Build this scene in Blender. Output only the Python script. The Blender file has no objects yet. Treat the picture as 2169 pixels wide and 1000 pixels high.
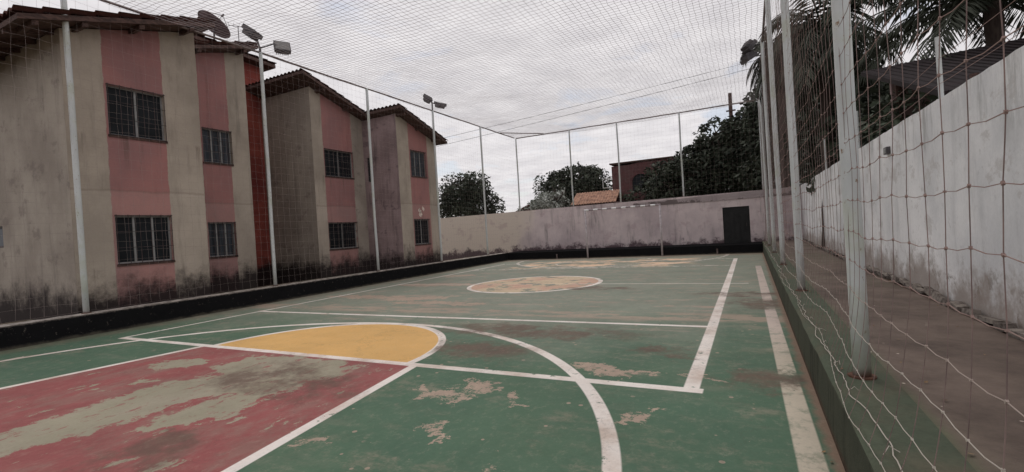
import bpy, math, random
from mathutils import Vector, Matrix, noise
R = math.radians
SC = bpy.context.scene
COL = SC.collection
random.seed(7)

# ------------------------------------------------------------------ camera
cd = bpy.data.cameras.new('camera'); cam = bpy.data.objects.new('camera', cd); COL.objects.link(cam)
_VA = Vector((503.5, -40.0, 999.28)); _VB = Vector((-1974.5, 110.0, 999.28))
_A = _VA.normalized(); _B = (-_VB).normalized(); _B = (_B - _A*_A.dot(_B)).normalized(); _U = _B.cross(_A)
if _U.y > 0: _U = -_U
rows = Matrix((_B, _A, _U))                      # world = rows @ (x right, y down, z forward)
cr = rows @ Vector((1, 0, 0)); cu = rows @ Vector((0, -1, 0)); cb = rows @ Vector((0, 0, -1))
M = Matrix((cr, cu, cb)).transposed().to_4x4(); M.translation = Vector((0, 0, 1.5))
cam.matrix_world = M
cd.sensor_width = 36; cd.lens = 36*999.28/2169; cd.clip_start = .05; cd.clip_end = 2000
SC.camera = cam
SC.render.resolution_x = 1024; SC.render.resolution_y = 472

# ------------------------------------------------------------------ world, sun, exposure
SUN_EL, SUN_AZ = R(52), R(-35)                   # azimuth from +Y towards +X
w = bpy.data.worlds.new("World"); SC.world = w; w.use_nodes = True
nt = w.node_tree; nt.nodes.clear()
def WN(t, **k):
    n = nt.nodes.new(t)
    for a, b in k.items(): setattr(n, a, b)
    return n
out = WN('ShaderNodeOutputWorld'); bg = WN('ShaderNodeBackground'); nt.links.new(bg.outputs[0], out.inputs[0])
sky = WN('ShaderNodeTexSky', sky_type='NISHITA', sun_disc=False, sun_elevation=SUN_EL, sun_rotation=SUN_AZ)
bg.inputs['Strength'].default_value = 0.1
tc = WN('ShaderNodeTexCoord'); sep = WN('ShaderNodeSeparateXYZ'); nt.links.new(tc.outputs['Generated'], sep.inputs[0])
zc = WN('ShaderNodeMath', operation='MAXIMUM'); nt.links.new(sep.outputs[2], zc.inputs[0]); zc.inputs[1].default_value = .04
dz = WN('ShaderNodeMath', operation='ADD'); nt.links.new(zc.outputs[0], dz.inputs[0]); dz.inputs[1].default_value = .12
pv = WN('ShaderNodeCombineXYZ')
for i in range(2):
    d = WN('ShaderNodeMath', operation='DIVIDE'); nt.links.new(sep.outputs[i], d.inputs[0]); nt.links.new(dz.outputs[0], d.inputs[1]); nt.links.new(d.outputs[0], pv.inputs[i])
n1 = WN('ShaderNodeTexNoise'); n1.inputs['Scale'].default_value = 1.7; n1.inputs['Detail'].default_value = 9; n1.inputs['Roughness'].default_value = .58; n1.inputs['Distortion'].default_value = .4
nt.links.new(pv.outputs[0], n1.inputs['Vector'])
n2 = WN('ShaderNodeTexNoise'); n2.inputs['Scale'].default_value = 4.5; n2.inputs['Detail'].default_value = 8; n2.inputs['Roughness'].default_value = .6
nt.links.new(pv.outputs[0], n2.inputs['Vector'])
r1 = WN('ShaderNodeValToRGB'); r1.color_ramp.elements[0].position = .35; r1.color_ramp.elements[0].color = (.6, .6, .6, 1); r1.color_ramp.elements[1].position = .45; r1.color_ramp.elements[1].color = (1, 1, 1, 1)
nt.links.new(n1.outputs[0], r1.inputs[0])
r2 = WN('ShaderNodeValToRGB')
e = r2.color_ramp.elements
e[0].position = .3; e[0].color = (7.1, 6.85, 7.05, 1)
e[1].position = .7; e[1].color = (8.9, 8.6, 8.7, 1)
nt.links.new(n2.outputs[0], r2.inputs[0])
mx = WN('ShaderNodeMix', data_type='RGBA'); nt.links.new(r1.outputs[0], mx.inputs[0]); nt.links.new(sky.outputs[0], mx.inputs[6]); nt.links.new(r2.outputs[0], mx.inputs[7])
nt.links.new(mx.outputs[2], bg.inputs[0])
sl = bpy.data.lights.new('sun', 'SUN'); sl.energy = .5; sl.angle = R(18); sl.color = (1, .95, .88)
so = bpy.data.objects.new('sun', sl); COL.objects.link(so)
sd = Vector((math.sin(SUN_AZ)*math.cos(SUN_EL), math.cos(SUN_AZ)*math.cos(SUN_EL), math.sin(SUN_EL)))
so.rotation_euler = sd.to_track_quat('Z', 'Y').to_euler()
vs = SC.view_settings; vs.view_transform = 'Standard'; vs.look = 'None'; vs.exposure = 0.0; vs.gamma = 1; vs.use_curve_mapping = False

# ------------------------------------------------------------------ node maths
def lin(c): return c/12.92 if c <= .04045 else ((c+.055)/1.055)**2.4
def C(r, g, b, s=.5):
    return tuple(min(.9, max(.004, lin(v/255)/s)) for v in (r, g, b)) + (1,)
class T:
    """a material under construction, with small arithmetic helpers"""
    def __init__(s, name, rough=.9, spec=.25):
        s.m = bpy.data.materials.new(name); s.m.use_nodes = True; s.nt = s.m.node_tree
        s.b = s.nt.nodes['Principled BSDF']; s.b.inputs['Roughness'].default_value = rough
        s.b.inputs['Specular IOR Level'].default_value = spec
        g = s.nt.nodes.new('ShaderNodeNewGeometry'); sp = s.nt.nodes.new('ShaderNodeSeparateXYZ')
        s.nt.links.new(g.outputs['Position'], sp.inputs[0]); s.P = g.outputs['Position']; s.X, s.Y, s.Z = sp.outputs
    def put(s, v, sock):
        if isinstance(v, (int, float)): sock.default_value = v
        elif isinstance(v, tuple): sock.default_value = v
        else: s.nt.links.new(v, sock)
    def o(s, op, a, b=0.0, c=0.0):
        n = s.nt.nodes.new('ShaderNodeMath'); n.operation = op
        s.put(a, n.inputs[0]); s.put(b, n.inputs[1]); s.put(c, n.inputs[2]); return n.outputs[0]
    def add(s, a, b): return s.o('ADD', a, b)
    def sub(s, a, b): return s.o('SUBTRACT', a, b)
    def mul(s, a, b): return s.o('MULTIPLY', a, b)
    def mx(s, a, b): return s.o('MAXIMUM', a, b)
    def mn(s, a, b): return s.o('MINIMUM', a, b)
    def inv(s, a): return s.o('SUBTRACT', 1.0, a)
    def ss(s, v, a, b):              # smoothstep, rising from a to b (a > b falls)
        n = s.nt.nodes.new('ShaderNodeMapRange'); n.interpolation_type = 'SMOOTHSTEP'
        s.put(v, n.inputs[0])
        if a < b: n.inputs[1].default_value = a; n.inputs[2].default_value = b; n.inputs[3].default_value = 0; n.inputs[4].default_value = 1
        else: n.inputs[1].default_value = b; n.inputs[2].default_value = a; n.inputs[3].default_value = 1; n.inputs[4].default_value = 0
        return n.outputs[0]
    def noise(s, scale, det=4, rough=.55, vec=None, st=(1, 1, 1), off=(0, 0, 0), dist=0, col=False):
        n = s.nt.nodes.new('ShaderNodeTexNoise'); n.inputs['Scale'].default_value = scale; n.inputs['Detail'].default_value = det
        n.inputs['Roughness'].default_value = rough; n.inputs['Distortion'].default_value = dist
        mp = s.nt.nodes.new('ShaderNodeMapping'); mp.inputs['Scale'].default_value = st; mp.inputs['Location'].default_value = off
        s.nt.links.new(vec if vec is not None else s.P, mp.inputs[0]); s.nt.links.new(mp.outputs[0], n.inputs['Vector'])
        return n.outputs[1 if col else 0]
    def voro(s, scale, st=(1, 1, 1), feature='F1'):
        n = s.nt.nodes.new('ShaderNodeTexVoronoi'); n.inputs['Scale'].default_value = scale; n.feature = feature
        mp = s.nt.nodes.new('ShaderNodeMapping'); mp.inputs['Scale'].default_value = st
        s.nt.links.new(s.P, mp.inputs[0]); s.nt.links.new(mp.outputs[0], n.inputs['Vector']); return n
    def mix(s, f, a, b):
        n = s.nt.nodes.new('ShaderNodeMix'); n.data_type = 'RGBA'; s.put(f, n.inputs[0]); s.put(a, n.inputs[6]); s.put(b, n.inputs[7]); return n.outputs[2]
    def scale(s, col, f):            # multiply a colour by a value
        n = s.nt.nodes.new('ShaderNodeVectorMath'); n.operation = 'SCALE'; s.put(col[:3] if isinstance(col, tuple) else col, n.inputs[0]); s.put(f, n.inputs[3]); return n.outputs[0]
    def bump(s, h, strength=.3, dist=.02):
        n = s.nt.nodes.new('ShaderNodeBump'); n.inputs['Strength'].default_value = strength; n.inputs['Distance'].default_value = dist
        s.put(h, n.inputs['Height']); s.nt.links.new(n.outputs[0], s.b.inputs['Normal'])
    def done(s, col, rough=None):
        s.put(col, s.b.inputs['Base Color'])
        if rough is not None: s.put(rough, s.b.inputs['Roughness'])
        return s.m

# ------------------------------------------------------------------ mesh helpers
class MB:
    def __init__(s): s.v = []; s.f = []; s.mi = []; s.cur = 0
    def quad(s, *p):
        n = len(s.v); s.v += [tuple(q) for q in p]; s.f.append(tuple(range(n, n+len(p)))); s.mi.append(s.cur)
    def box(s, x0, x1, y0, y1, z0, z1):
        n = len(s.v); s.v += [(x, y, z) for z in (z0, z1) for x, y in ((x0, y0), (x1, y0), (x1, y1), (x0, y1))]
        for f in ((3, 2, 1, 0), (4, 5, 6, 7), (0, 1, 5, 4), (1, 2, 6, 5), (2, 3, 7, 6), (3, 0, 4, 7)):
            s.f.append(tuple(n+i for i in f)); s.mi.append(s.cur)
    def obox(s, c, sx, sy, sz, m=None):
        m = m or Matrix.Identity(3); n = len(s.v); c = Vector(c)
        for z in (-.5, .5):
            for x, y in ((-.5, -.5), (.5, -.5), (.5, .5), (-.5, .5)): s.v.append(tuple(c + m @ Vector((x*sx, y*sy, z*sz))))
        for f in ((3, 2, 1, 0), (4, 5, 6, 7), (0, 1, 5, 4), (1, 2, 6, 5), (2, 3, 7, 6), (3, 0, 4, 7)):
            s.f.append(tuple(n+i for i in f)); s.mi.append(s.cur)
    def tube(s, pts, r, n=6, caps=True):
        pts = [Vector(p) for p in pts]; rs = r if isinstance(r, (list, tuple)) else [r]*len(pts)
        base = len(s.v); prev = None
        for i, p in enumerate(pts):
            t = (pts[min(i+1, len(pts)-1)] - pts[max(i-1, 0)]).normalized()
            if prev is None:
                a = t.orthogonal().normalized()
            else:
                a = (prev - t*prev.dot(t)); a = a.normalized() if a.length > 1e-6 else t.orthogonal().normalized()
            prev = a; b = t.cross(a)
            for k in range(n):
                an = 2*math.pi*k/n; s.v.append(tuple(p + (a*math.cos(an) + b*math.sin(an))*rs[i]))
        for i in range(len(pts)-1):
            for k in range(n):
                k2 = (k+1) % n; s.f.append((base+i*n+k, base+i*n+k2, base+(i+1)*n+k2, base+(i+1)*n+k)); s.mi.append(s.cur)
        if caps and n > 2:
            s.f.append(tuple(base+k for k in reversed(range(n)))); s.mi.append(s.cur)
            l = base+(len(pts)-1)*n; s.f.append(tuple(l+k for k in range(n))); s.mi.append(s.cur)
    def prism(s, poly, d):           # polygon (3-d points) extruded by vector d
        n = len(poly); b = len(s.v); d = Vector(d)
        s.v += [tuple(p) for p in poly] + [tuple(Vector(p)+d) for p in poly]
        s.f.append(tuple(b+i for i in range(n))); s.mi.append(s.cur)
        s.f.append(tuple(b+n+i for i in reversed(range(n)))); s.mi.append(s.cur)
        for i in range(n):
            j = (i+1) % n; s.f.append((b+i, b+n+i, b+n+j, b+j)); s.mi.append(s.cur)
    def build(s, name, mats, parent=None, smooth=False):
        me = bpy.data.meshes.new(name); me.from_pydata(s.v, [], s.f)
        for m in (mats if isinstance(mats, (list, tuple)) else [mats]): me.materials.append(m)
        me.polygons.foreach_set('material_index', s.mi)
        if smooth: me.polygons.foreach_set('use_smooth', [True]*len(s.f))
        me.update()
        o = bpy.data.objects.new(name, me); COL.objects.link(o)
        if parent is not None:
            o.parent = parent; o.matrix_parent_inverse = Matrix.Translation(-parent.location)
        return o
def tag(o, label=None, cat=None, group=None, kind=None):
    if label: o['label'] = label
    if cat: o['category'] = cat
    if group: o['group'] = group
    if kind: o['kind'] = kind
    return o
def thing(name, loc, label, cat, group=None):
    o = bpy.data.objects.new(name, None); COL.objects.link(o); o.location = loc; return tag(o, label, cat, group)
def struct(mb, name, m): return tag(mb.build(name, m), kind='structure')
def nz(x, y=0, z=0): return noise.noise(Vector((x, y, z)))

# ------------------------------------------------------------------ materials
def court_material():
    t = T('court_paint', .82, .2)
    s = t
    # wobbled position
    w1 = s.noise(2.2, 5, .6, col=True); w2 = s.noise(6, 11, .8, col=True)
    def vm(op, a, b):
        n = s.nt.nodes.new('ShaderNodeVectorMath'); n.operation = op
        for k, v in enumerate((a, b)):
            if isinstance(v, tuple): n.inputs[k].default_value = v
            else: s.nt.links.new(v, n.inputs[k])
        return n.outputs[0]
    def vs(a, f):
        n = s.nt.nodes.new('ShaderNodeVectorMath'); n.operation = 'SCALE'; s.nt.links.new(a, n.inputs[0]); n.inputs[3].default_value = f; return n.outputs[0]
    wob = vm('ADD', s.P, vm('ADD', vs(vm('SUBTRACT', w1, (.5, .5, .5)), .95), vs(vm('SUBTRACT', w2, (.5, .5, .5)), .8)))
    wsp = s.nt.nodes.new('ShaderNodeSeparateXYZ'); s.nt.links.new(wob, wsp.inputs[0]); WX, WY = wsp.outputs[0], wsp.outputs[1]
    def blob(cx, cy, rx, ry, soft=.12, rot=0):
        dx = s.sub(WX, cx); dy = s.sub(WY, cy)
        if rot:
            c, q = math.cos(rot), math.sin(rot)
            dx, dy = s.add(s.mul(dx, c), s.mul(dy, q)), s.sub(s.mul(dy, c), s.mul(dx, q))
        a = s.mul(dx, 1/rx); b = s.mul(dy, 1/ry)
        d = s.add(s.mul(a, a), s.mul(b, b)); return s.ss(d, 1+soft, 1-soft)
    def many(l, soft=.12):
        r = None
        for q in l:
            v = blob(*q[:4], soft=soft, rot=q[4] if len(q) > 4 else 0); r = v if r is None else s.mx(r, v)
        return r
    def rect(x0, x1, y0, y1, e=.008):
        r = s.mul(s.ss(s.X, x0-e, x0+e), s.ss(s.X, x1+e, x1-e))
        return s.mul(r, s.mul(s.ss(s.Y, y0-e, y0+e), s.ss(s.Y, y1+e, y1-e)))
    def ang(cx, cy):
        dx = s.sub(s.X, cx); dy = s.sub(s.Y, cy)
        return s.o('SQRT', s.add(s.mul(dx, dx), s.mul(dy, dy)))
    def ring(r, r0, wd, e=.008): return s.ss(s.o('ABSOLUTE', s.sub(r, r0)), wd/2+e, wd/2-e)
    # the bare slab
    nb = s.noise(5, 8, .65); nf = s.noise(60, 4, .7); nl = s.noise(.45, 5, .6, off=(3, 1, 0))
    conc = s.mix(nb, C(98, 84, 76), C(146, 128, 114))
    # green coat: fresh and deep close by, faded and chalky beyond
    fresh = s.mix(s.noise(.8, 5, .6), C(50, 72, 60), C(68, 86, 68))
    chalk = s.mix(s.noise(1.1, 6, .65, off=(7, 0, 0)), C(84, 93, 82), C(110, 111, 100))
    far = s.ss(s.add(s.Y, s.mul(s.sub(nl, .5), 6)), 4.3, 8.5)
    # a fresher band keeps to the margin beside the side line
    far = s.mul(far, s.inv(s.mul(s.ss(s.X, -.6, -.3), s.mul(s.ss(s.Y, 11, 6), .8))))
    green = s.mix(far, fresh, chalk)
    # thin chalky wear drawn out across the court
    st = s.noise(1.6, 8, .68, st=(.55, 1.7, 1), off=(2, 5, 0))
    green = s.mix(s.mul(s.ss(st, .53, .66), s.add(s.mul(far, .68), .12)), green, C(122, 110, 100))
    # red key
    hw = s.add(2.06, s.mul(s.sub(4.4, s.Y), .155))
    dxk = s.o('ABSOLUTE', s.sub(s.X, -5.66))
    inkey = s.mul(s.ss(s.sub(hw, dxk), -.008, .008), s.ss(s.Y, 4.41, 4.39))
    red = s.mix(s.noise(3, 6, .6), C(98, 56, 55), C(120, 68, 67))
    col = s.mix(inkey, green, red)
    # yellow half circle
    rf = ang(-5.65, 4.5)
    iny = s.mul(s.ss(rf, 1.91, 1.89), s.ss(s.Y, 4.39, 4.41))
    yel = s.mix(s.noise(2.2, 6, .6, off=(9, 2, 0)), C(160, 124, 74), C(166, 134, 86))
    col = s.mix(iny, col, yel)
    # orange and yellow centre circle, mostly worn
    rc = ang(-5.5, 12.1)
    incc = s.ss(rc, 1.8, 1.78)
    ccol = s.mix(s.ss(s.noise(.9, 4, .6, off=(1, 9, 0)), .42, .55), C(150, 122, 106), C(154, 138, 116))
    col = s.mix(s.mul(incc, s.ss(s.noise(1.6, 9, .72, off=(4, 4, 0)), .41, .47)), col, ccol)
    # far worn key: pale orange scraps
    fk = s.mul(s.mul(s.ss(s.Y, 16.6, 17.0), s.ss(s.Y, 20.6, 20.0)), s.mul(s.ss(s.X, -9.2, -8.6), s.ss(s.X, -1.6, -2.4)))
    col = s.mix(s.mul(fk, s.ss(s.noise(1.0, 7, .66, st=(.8, 1.2, 1), off=(0, 3, 0)), .46, .56)), col, C(172, 146, 122))
    # peeled areas showing the slab
    key_peel = many([(-5.55, 2.55, .48, 1.35, -.08), (-5.25, 3.85, 1.05, .48), (-4.62, 2.75, .3, .5, -.2), (-5.1, 3.3, .8, .35),
                     (-6.9, 3.6, .4, .2), (-6.4, 2.9, .18, .08)], .09)
    streak = s.noise(3.2, 8, .72, st=(1.6, .8, 1), off=(0, 0, 4))
    key_peel = s.mx(key_peel, s.ss(streak, .605, .625)); key_peel = s.mul(key_peel, s.inv(s.mul(s.ss(s.noise(5, 11, .8, st=(1.6, .8, 1), off=(1, 1, 1)), .56, .585), .85)))
    halo = s.mul(s.ss(s.noise(1.5, 9, .74, st=(1.4, .8, 1), off=(9, 1, 2)), .45, .6), .5)
    col = s.mix(s.mul(inkey, halo), col, C(104, 86, 78))
    kc = s.mix(s.noise(1.6, 6, .6), C(106, 104, 86), C(124, 116, 104))
    col = s.mix(s.mul(inkey, key_peel), col, kc)
    notred = s.inv(s.mx(inkey, iny))
    gp = many([(-2.5, 3.9, .24, .13), (-2.62, 3.62, .2, .08), (-2.95, 3.72, .13, .1), (-1.35, 4.75, .42, .1), (-1.7, 4.85, .2, .07), (-.86, 3.62, .14, .09, .5),
               (-1.95, 3.8, .1, .08), (-.5, 4.9, .15, .05), (-2.2, 2.9, .06, .09, .5), (-3.1, 2.4, .05, .1), (-1.6, 2.55, .04, .07),
               (-9.2, 9.4, 1.4, .25), (-7.4, 9.2, .9, .35, .3), (-8.7, 11.9, 1.6, .3), (-6.3, 8.6, 1.3, .2), (-9.6, 14.5, .8, .3)], .12)
    fl = s.voro(5.5, (1, 1, 1)); flk = s.mul(s.ss(fl.outputs['Distance'], .13, .1), s.ss(s.noise(1.3, 2, .5, off=(5, 5, 5)), .5, .56))
    fl2 = s.ss(s.noise(9, 6, .75), .69, .705)
    gp = s.mul(gp, s.inv(s.mul(s.ss(s.noise(8, 11, .8, off=(4, 1, 1)), .54, .57), .8)))
    scuff = s.mul(s.ss(s.noise(1.9, 10, .78, st=(.8, 1.2, 1), off=(5, 0, 8)), .52, .68), .32)
    gp = s.mx(s.mx(gp, scuff), s.mx(s.mul(flk, .8), s.mul(fl2, .9)))
    far_peel = s.mul(far, s.ss(s.noise(2.6, 9, .74, st=(.6, 1.3, 1), off=(8, 8, 0)), .585, .60))
    band = s.mul(s.mul(s.ss(s.Y, 7.35, 7.6), s.ss(s.Y, 8.25, 7.95)), s.ss(s.noise(1.4, 8, .72, st=(.7, 2.2, 1), off=(0, 1, 2)), .45, .52))
    gp = s.mx(gp, s.mx(s.mul(far_peel, .75), s.mul(band, .75)))
    col = s.mix(s.mul(notred, gp), col, s.mix(nb, C(108, 94, 84), C(142, 126, 112)))
    # white lines
    lines = rect(-10.30, -.44, 4.34, 4.46)                                     # end line
    lines = s.mx(lines, rect(-.61, -.475, 4.34, 19.4))                          # right side line
    lines = s.mx(lines, rect(-10.30, -10.22, 4.34, 19.4))                       # left side line
    lines = s.mx(lines, rect(-10.25, -.55, 7.06, 7.16))
    half = rect(-10.25, -.1, 11.93, 12.0)
    farl = s.mx(rect(-10.25, -.5, 16.55, 16.68), rect(-10.2, -.5, 19.3, 19.42))
    key = s.mul(s.ss(s.o('ABSOLUTE', s.sub(dxk, hw)), .062, .048), s.ss(s.Y, 4.41, 4.39))
    lines = s.mx(lines, key)
    lines = s.mx(lines, s.mul(ring(rf, 1.93, .11), s.ss(s.Y, 4.39, 4.41)))
    lines = s.mx(lines, s.mul(ring(ang(-5.55, 1.6), 4.87, .12), s.mul(s.ss(s.Y, 1.0, 1.02), s.ss(s.X, -10.26, -10.24))))
    lines = s.mx(lines, rect(-10.31, -10.24, -3, 3.1))
    worn = s.noise(5, 9, .7, off=(0, 7, 0)); lw = s.inv(s.mul(s.ss(worn, .60, .64), .85))
    lines = s.mul(lines, lw)
    weak = s.mx(s.mul(half, s.ss(s.X, -5.2, -3.4)), s.mul(half, .45))
    weak = s.mx(weak, s.mul(farl, s.ss(worn, .46, .52)))
    cring = s.mul(ring(rc, 1.84, .12), s.ss(s.noise(3, 5, .6, off=(2, 2, 0)), .34, .4))
    weak = s.mx(weak, s.mx(cring, s.mul(ring(ang(-5.5, 21.5), 4.6, .14), s.ss(worn, .44, .5))))
    weak = s.mx(weak, s.mul(ring(ang(-5.5, 19.3), 2.0, .12), s.ss(worn, .48, .54)))
    lines = s.mx(s.mx(lines, s.mul(weak, .8)), cring)
    grime = s.noise(1.7, 7, .65, off=(3, 3, 3))
    lc = s.mix(s.ss(grime, .4, .72), C(184, 172, 166), C(154, 140, 130))
    col = s.mix(s.mul(lines, .95), col, lc)
    # the broad cream outer line, broken by dirt
    olx = s.sub(s.X, s.mul(s.sub(3.2, s.Y), .008))
    ol = s.mul(s.mul(s.ss(olx, .175, .19), s.ss(olx, .345, .33)), s.ss(s.Y, 16.5, 15.8))
    gap = s.mx(blob(.28, 4.95, .3, .24, .7), blob(.25, 9.1, .3, .4, .8)); gap = s.mx(gap, s.mul(s.ss(s.noise(4, 9, .75, off=(3, 9, 1)), .5, .62), .55)); gap = s.mx(gap, s.ss(worn, .64, .68))
    col = s.mix(s.mul(ol, s.inv(s.mul(gap, .9))), col, s.mix(s.ss(s.Y, 5, 8), C(146, 138, 124), C(150, 138, 130)))
    # dirt: soft brown mould and water stains
    dn = s.noise(2.4, 8, .7, off=(6, 0, 6))
    def dirt(l, soft): return s.mul(many(l, soft), s.ss(dn, .34, .58))
    dk = dirt([(-3.0, 6.35, 1.5, .42), (-3.4, 5.2, .9, .42), (-1.0, 5.6, .5, .15), (-3.3, 11.1, .8, .25), (.2, 9.2, .55, .6), (.12, 4.85, .42, .3),
               (-4.25, 3.35, .62, .38), (-4.15, 1.95, .5, .3), (-5.2, 3.55, .6, .5), (-.2, 10.2, .9, .3), (-6.2, 5.2, .01, .01)], .75)
    dirtc = s.mix(nb, C(62, 46, 42), C(88, 74, 64))
    col = s.mix(s.mul(s.mul(dk, s.inv(iny)), .85), col, dirtc)
    edge = s.mul(s.ss(s.add(s.X, s.mul(s.sub(nb, .5), .14)), .33, .40), .95)
    edge = s.mx(edge, s.mul(s.ss(s.X, -10.7, -11.2), .35))
    edge = s.mx(edge, s.mul(s.ss(s.add(s.Y, s.mul(s.sub(nb, .5), .8)), 20.6, 21.6), .6))
    col = s.mix(edge, col, s.mix(nf, C(84, 70, 60), C(112, 94, 80)))
    # hairline cracks and dusty scuffs
    vc = s.nt.nodes.new('ShaderNodeTexVoronoi'); vc.feature = 'DISTANCE_TO_EDGE'; vc.inputs['Scale'].default_value = .55; s.nt.links.new(wob, vc.inputs['Vector'])
    col = s.mix(s.mul(s.mul(s.ss(vc.outputs['Distance'], .006, .002), s.ss(nl, .4, .5)), .35), col, C(60, 52, 46))
    du = s.noise(12, 10, .8, st=(1, .7, 1), off=(2, 2, 2)); col = s.mix(s.mul(s.ss(du, .5, .7), .22), col, C(140, 130, 116))
    col = s.mix(s.mul(s.ss(du, .46, .3), .25), col, C(44, 42, 36))
    # fine grain
    gr = s.add(.86, s.mul(s.noise(35, 5, .7), .28)); gr = s.mul(gr, s.add(.72, s.mul(s.noise(.8, 9, .7, off=(11, 0, 0)), .56)))
    col = s.scale(col, gr)
    t.bump(s.add(s.mul(nf, .4), s.mul(gp, -.25)), .25, .01)
    return t.done(col, s.add(.62, s.mul(nb, .3)))

def plaster(name, c1, c2, edges=None, ec=None, fade=None, dark=(24, 20, 20), z0=.45, z1=1.15, s=.3, streaks=.5, seed=0, base=.97, patches=0, pc=(70, 60, 54)):
    t = T(name, .93, .15)
    n = t.noise(.7, 7, .62, off=(seed, seed, 0)); nf = t.noise(28, 5, .7)
    col = t.mix(t.ss(n, .3, .7), C(*c1, s), C(*c2, s))
    v = t.noise(2.2, 7, .68, st=(1.6, 1.6, .22), off=(seed, 0, 2))
    col = t.mix(t.mul(t.ss(v, .5, .72), streaks), col, C(*[q*.62 for q in c1], s))
    pale = t.noise(3.0, 6, .65, st=(1, 1, .5), off=(0, seed, 9))
    col = t.mix(t.mul(t.ss(pale, .55, .7), .28), col, C(*[min(255, q*1.16) for q in c2], s))
    if edges:                                   # brushed, uneven edges where two paints meet
        q = None
        for e_ in edges:
            d = t.o('ABSOLUTE', t.sub(t.Y, e_)); q = d if q is None else t.mn(q, d)
        q = t.add(q, t.mul(t.sub(t.noise(5, 7, .7, st=(1, 1, .6), off=(0, 3, seed)), .47), .14))
        col = t.mix(t.ss(q, .015, .0), col, C(*ec, s))
        # paler lower storey with a ragged line, and rain streaks under the openings
    if edges is not None:
        zn = t.add(t.Z, t.mul(t.sub(t.noise(2, 5, .6, off=(3, 0, 1)), .5), .12))
        col = t.mix(t.mul(t.ss(zn, 2.90, 2.86), .08), col, C(150, 142, 134, s))
        col = t.mix(t.mul(t.mul(t.ss(zn, 2.84, 2.87), t.ss(zn, 2.92, 2.89)), .3), col, C(72, 64, 58, s))
        dr = t.mul(t.ss(t.noise(3.2, 6, .7, st=(1.8, 1.8, .1), off=(seed, 1, 0)), .54, .68), t.mx(t.mul(t.ss(t.Z, 3.1, 4.05), t.ss(t.Z, 4.1, 4.0)), t.mul(t.ss(t.Z, .4, 1.25), t.ss(t.Z, 1.3, 1.2))))
        col = t.mix(t.mul(dr, .55), col, C(58, 50, 46, s))
    if name == 'whitewashed_wall':
        ts = t.noise(2.6, 8, .72, st=(1, 1, .16), off=(2, 8, 0)); m_ = t.mul(t.ss(ts, .5, .66), t.ss(t.add(t.Z, t.mul(t.sub(n, .5), 1.4)), 1.9, 2.75))
        col = t.mix(t.mul(m_, .7), col, C(84, 84, 82, s))
        f_ = t.noise(9, 9, .78, off=(1, 1, 4)); col = t.mix(t.mul(t.ss(f_, .56, .66), .35), col, C(104, 104, 104, s))
        lowp = t.mul(t.ss(t.noise(4, 8, .75, off=(7, 7, 0)), .55, .62), t.ss(t.Z, 1.1, .6)); col = t.mix(t.mul(lowp, .8), col, C(78, 74, 70, s))
    if fade:
        col = t.mix(t.ss(t.add(t.X, t.mul(t.sub(n, .5), 3)), fade[0], fade[1]), C(*fade[2], s), col)
    if patches:
        p = t.noise(1.5, 9, .72, st=(1, 1, 1.4), off=(seed, 3, 5))
        col = t.mix(t.mul(t.ss(p, .55, .62), patches), col, C(*pc, s))
    h = t.add(t.Z, t.mul(t.sub(t.noise(1.7, 9, .74, off=(0, seed, 0)), .5), -1.7))
    col = t.mix(t.mul(t.ss(h, z1, z0), base), col, C(*dark, s))
    t.bump(t.add(t.mul(nf, .5), n), .35, .01)
    return t.done(t.scale(col, t.add(.88, t.mul(nf, .24))))

def simple(name, c, s=.4, rough=.7, var=.3, sc=12, spec=.3, metal=0, st=(1, 1, 1), c2=None, bump=0):
    t = T(name, rough, spec); n = t.noise(sc, 6, .65, st=st)
    col = t.mix(t.ss(n, .35, .68), C(*c, s), C(*(c2 or [q*(1-var) for q in c]), s))
    if metal: t.b.inputs['Metallic'].default_value = metal
    if bump: t.bump(n, bump, .01)
    return t.done(col)

M_court = court_material()
M_beige = plaster('beige_render', (113, 105, 96), (96, 89, 81), seed=1, s=.35, edges=[])
M_beige2 = plaster('stained_beige_render', (100, 94, 87), (84, 78, 72), seed=6, s=.3, patches=.4, pc=(62, 55, 53))
M_red = plaster('faded_red_render', (106, 74, 71), (92, 68, 67), seed=2, s=.36, streaks=.35, edges=[5.12, 6.27, 8.33, 9.2, 12.78, 14.25, 15.58, 16.82], ec=(106, 98, 90))
M_dred = plaster('dark_red_render', (112, 58, 50), (80, 38, 36), seed=3, s=.5)
M_far = plaster('mottled_pink_wall', (118, 110, 109), (100, 92, 93), fade=(-12, -10.5, (116, 109, 102)), seed=4, s=.24, streaks=.85, patches=.3, pc=(86, 70, 74), z0=.35, z1=.62, dark=(46, 38, 40))
M_right = plaster('whitewashed_wall', (150, 151, 152), (126, 127, 128), seed=5, s=.32, streaks=.3, patches=.55, pc=(112, 110, 108), z0=.45, z1=.9, dark=(84, 76, 70), base=.8)

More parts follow.
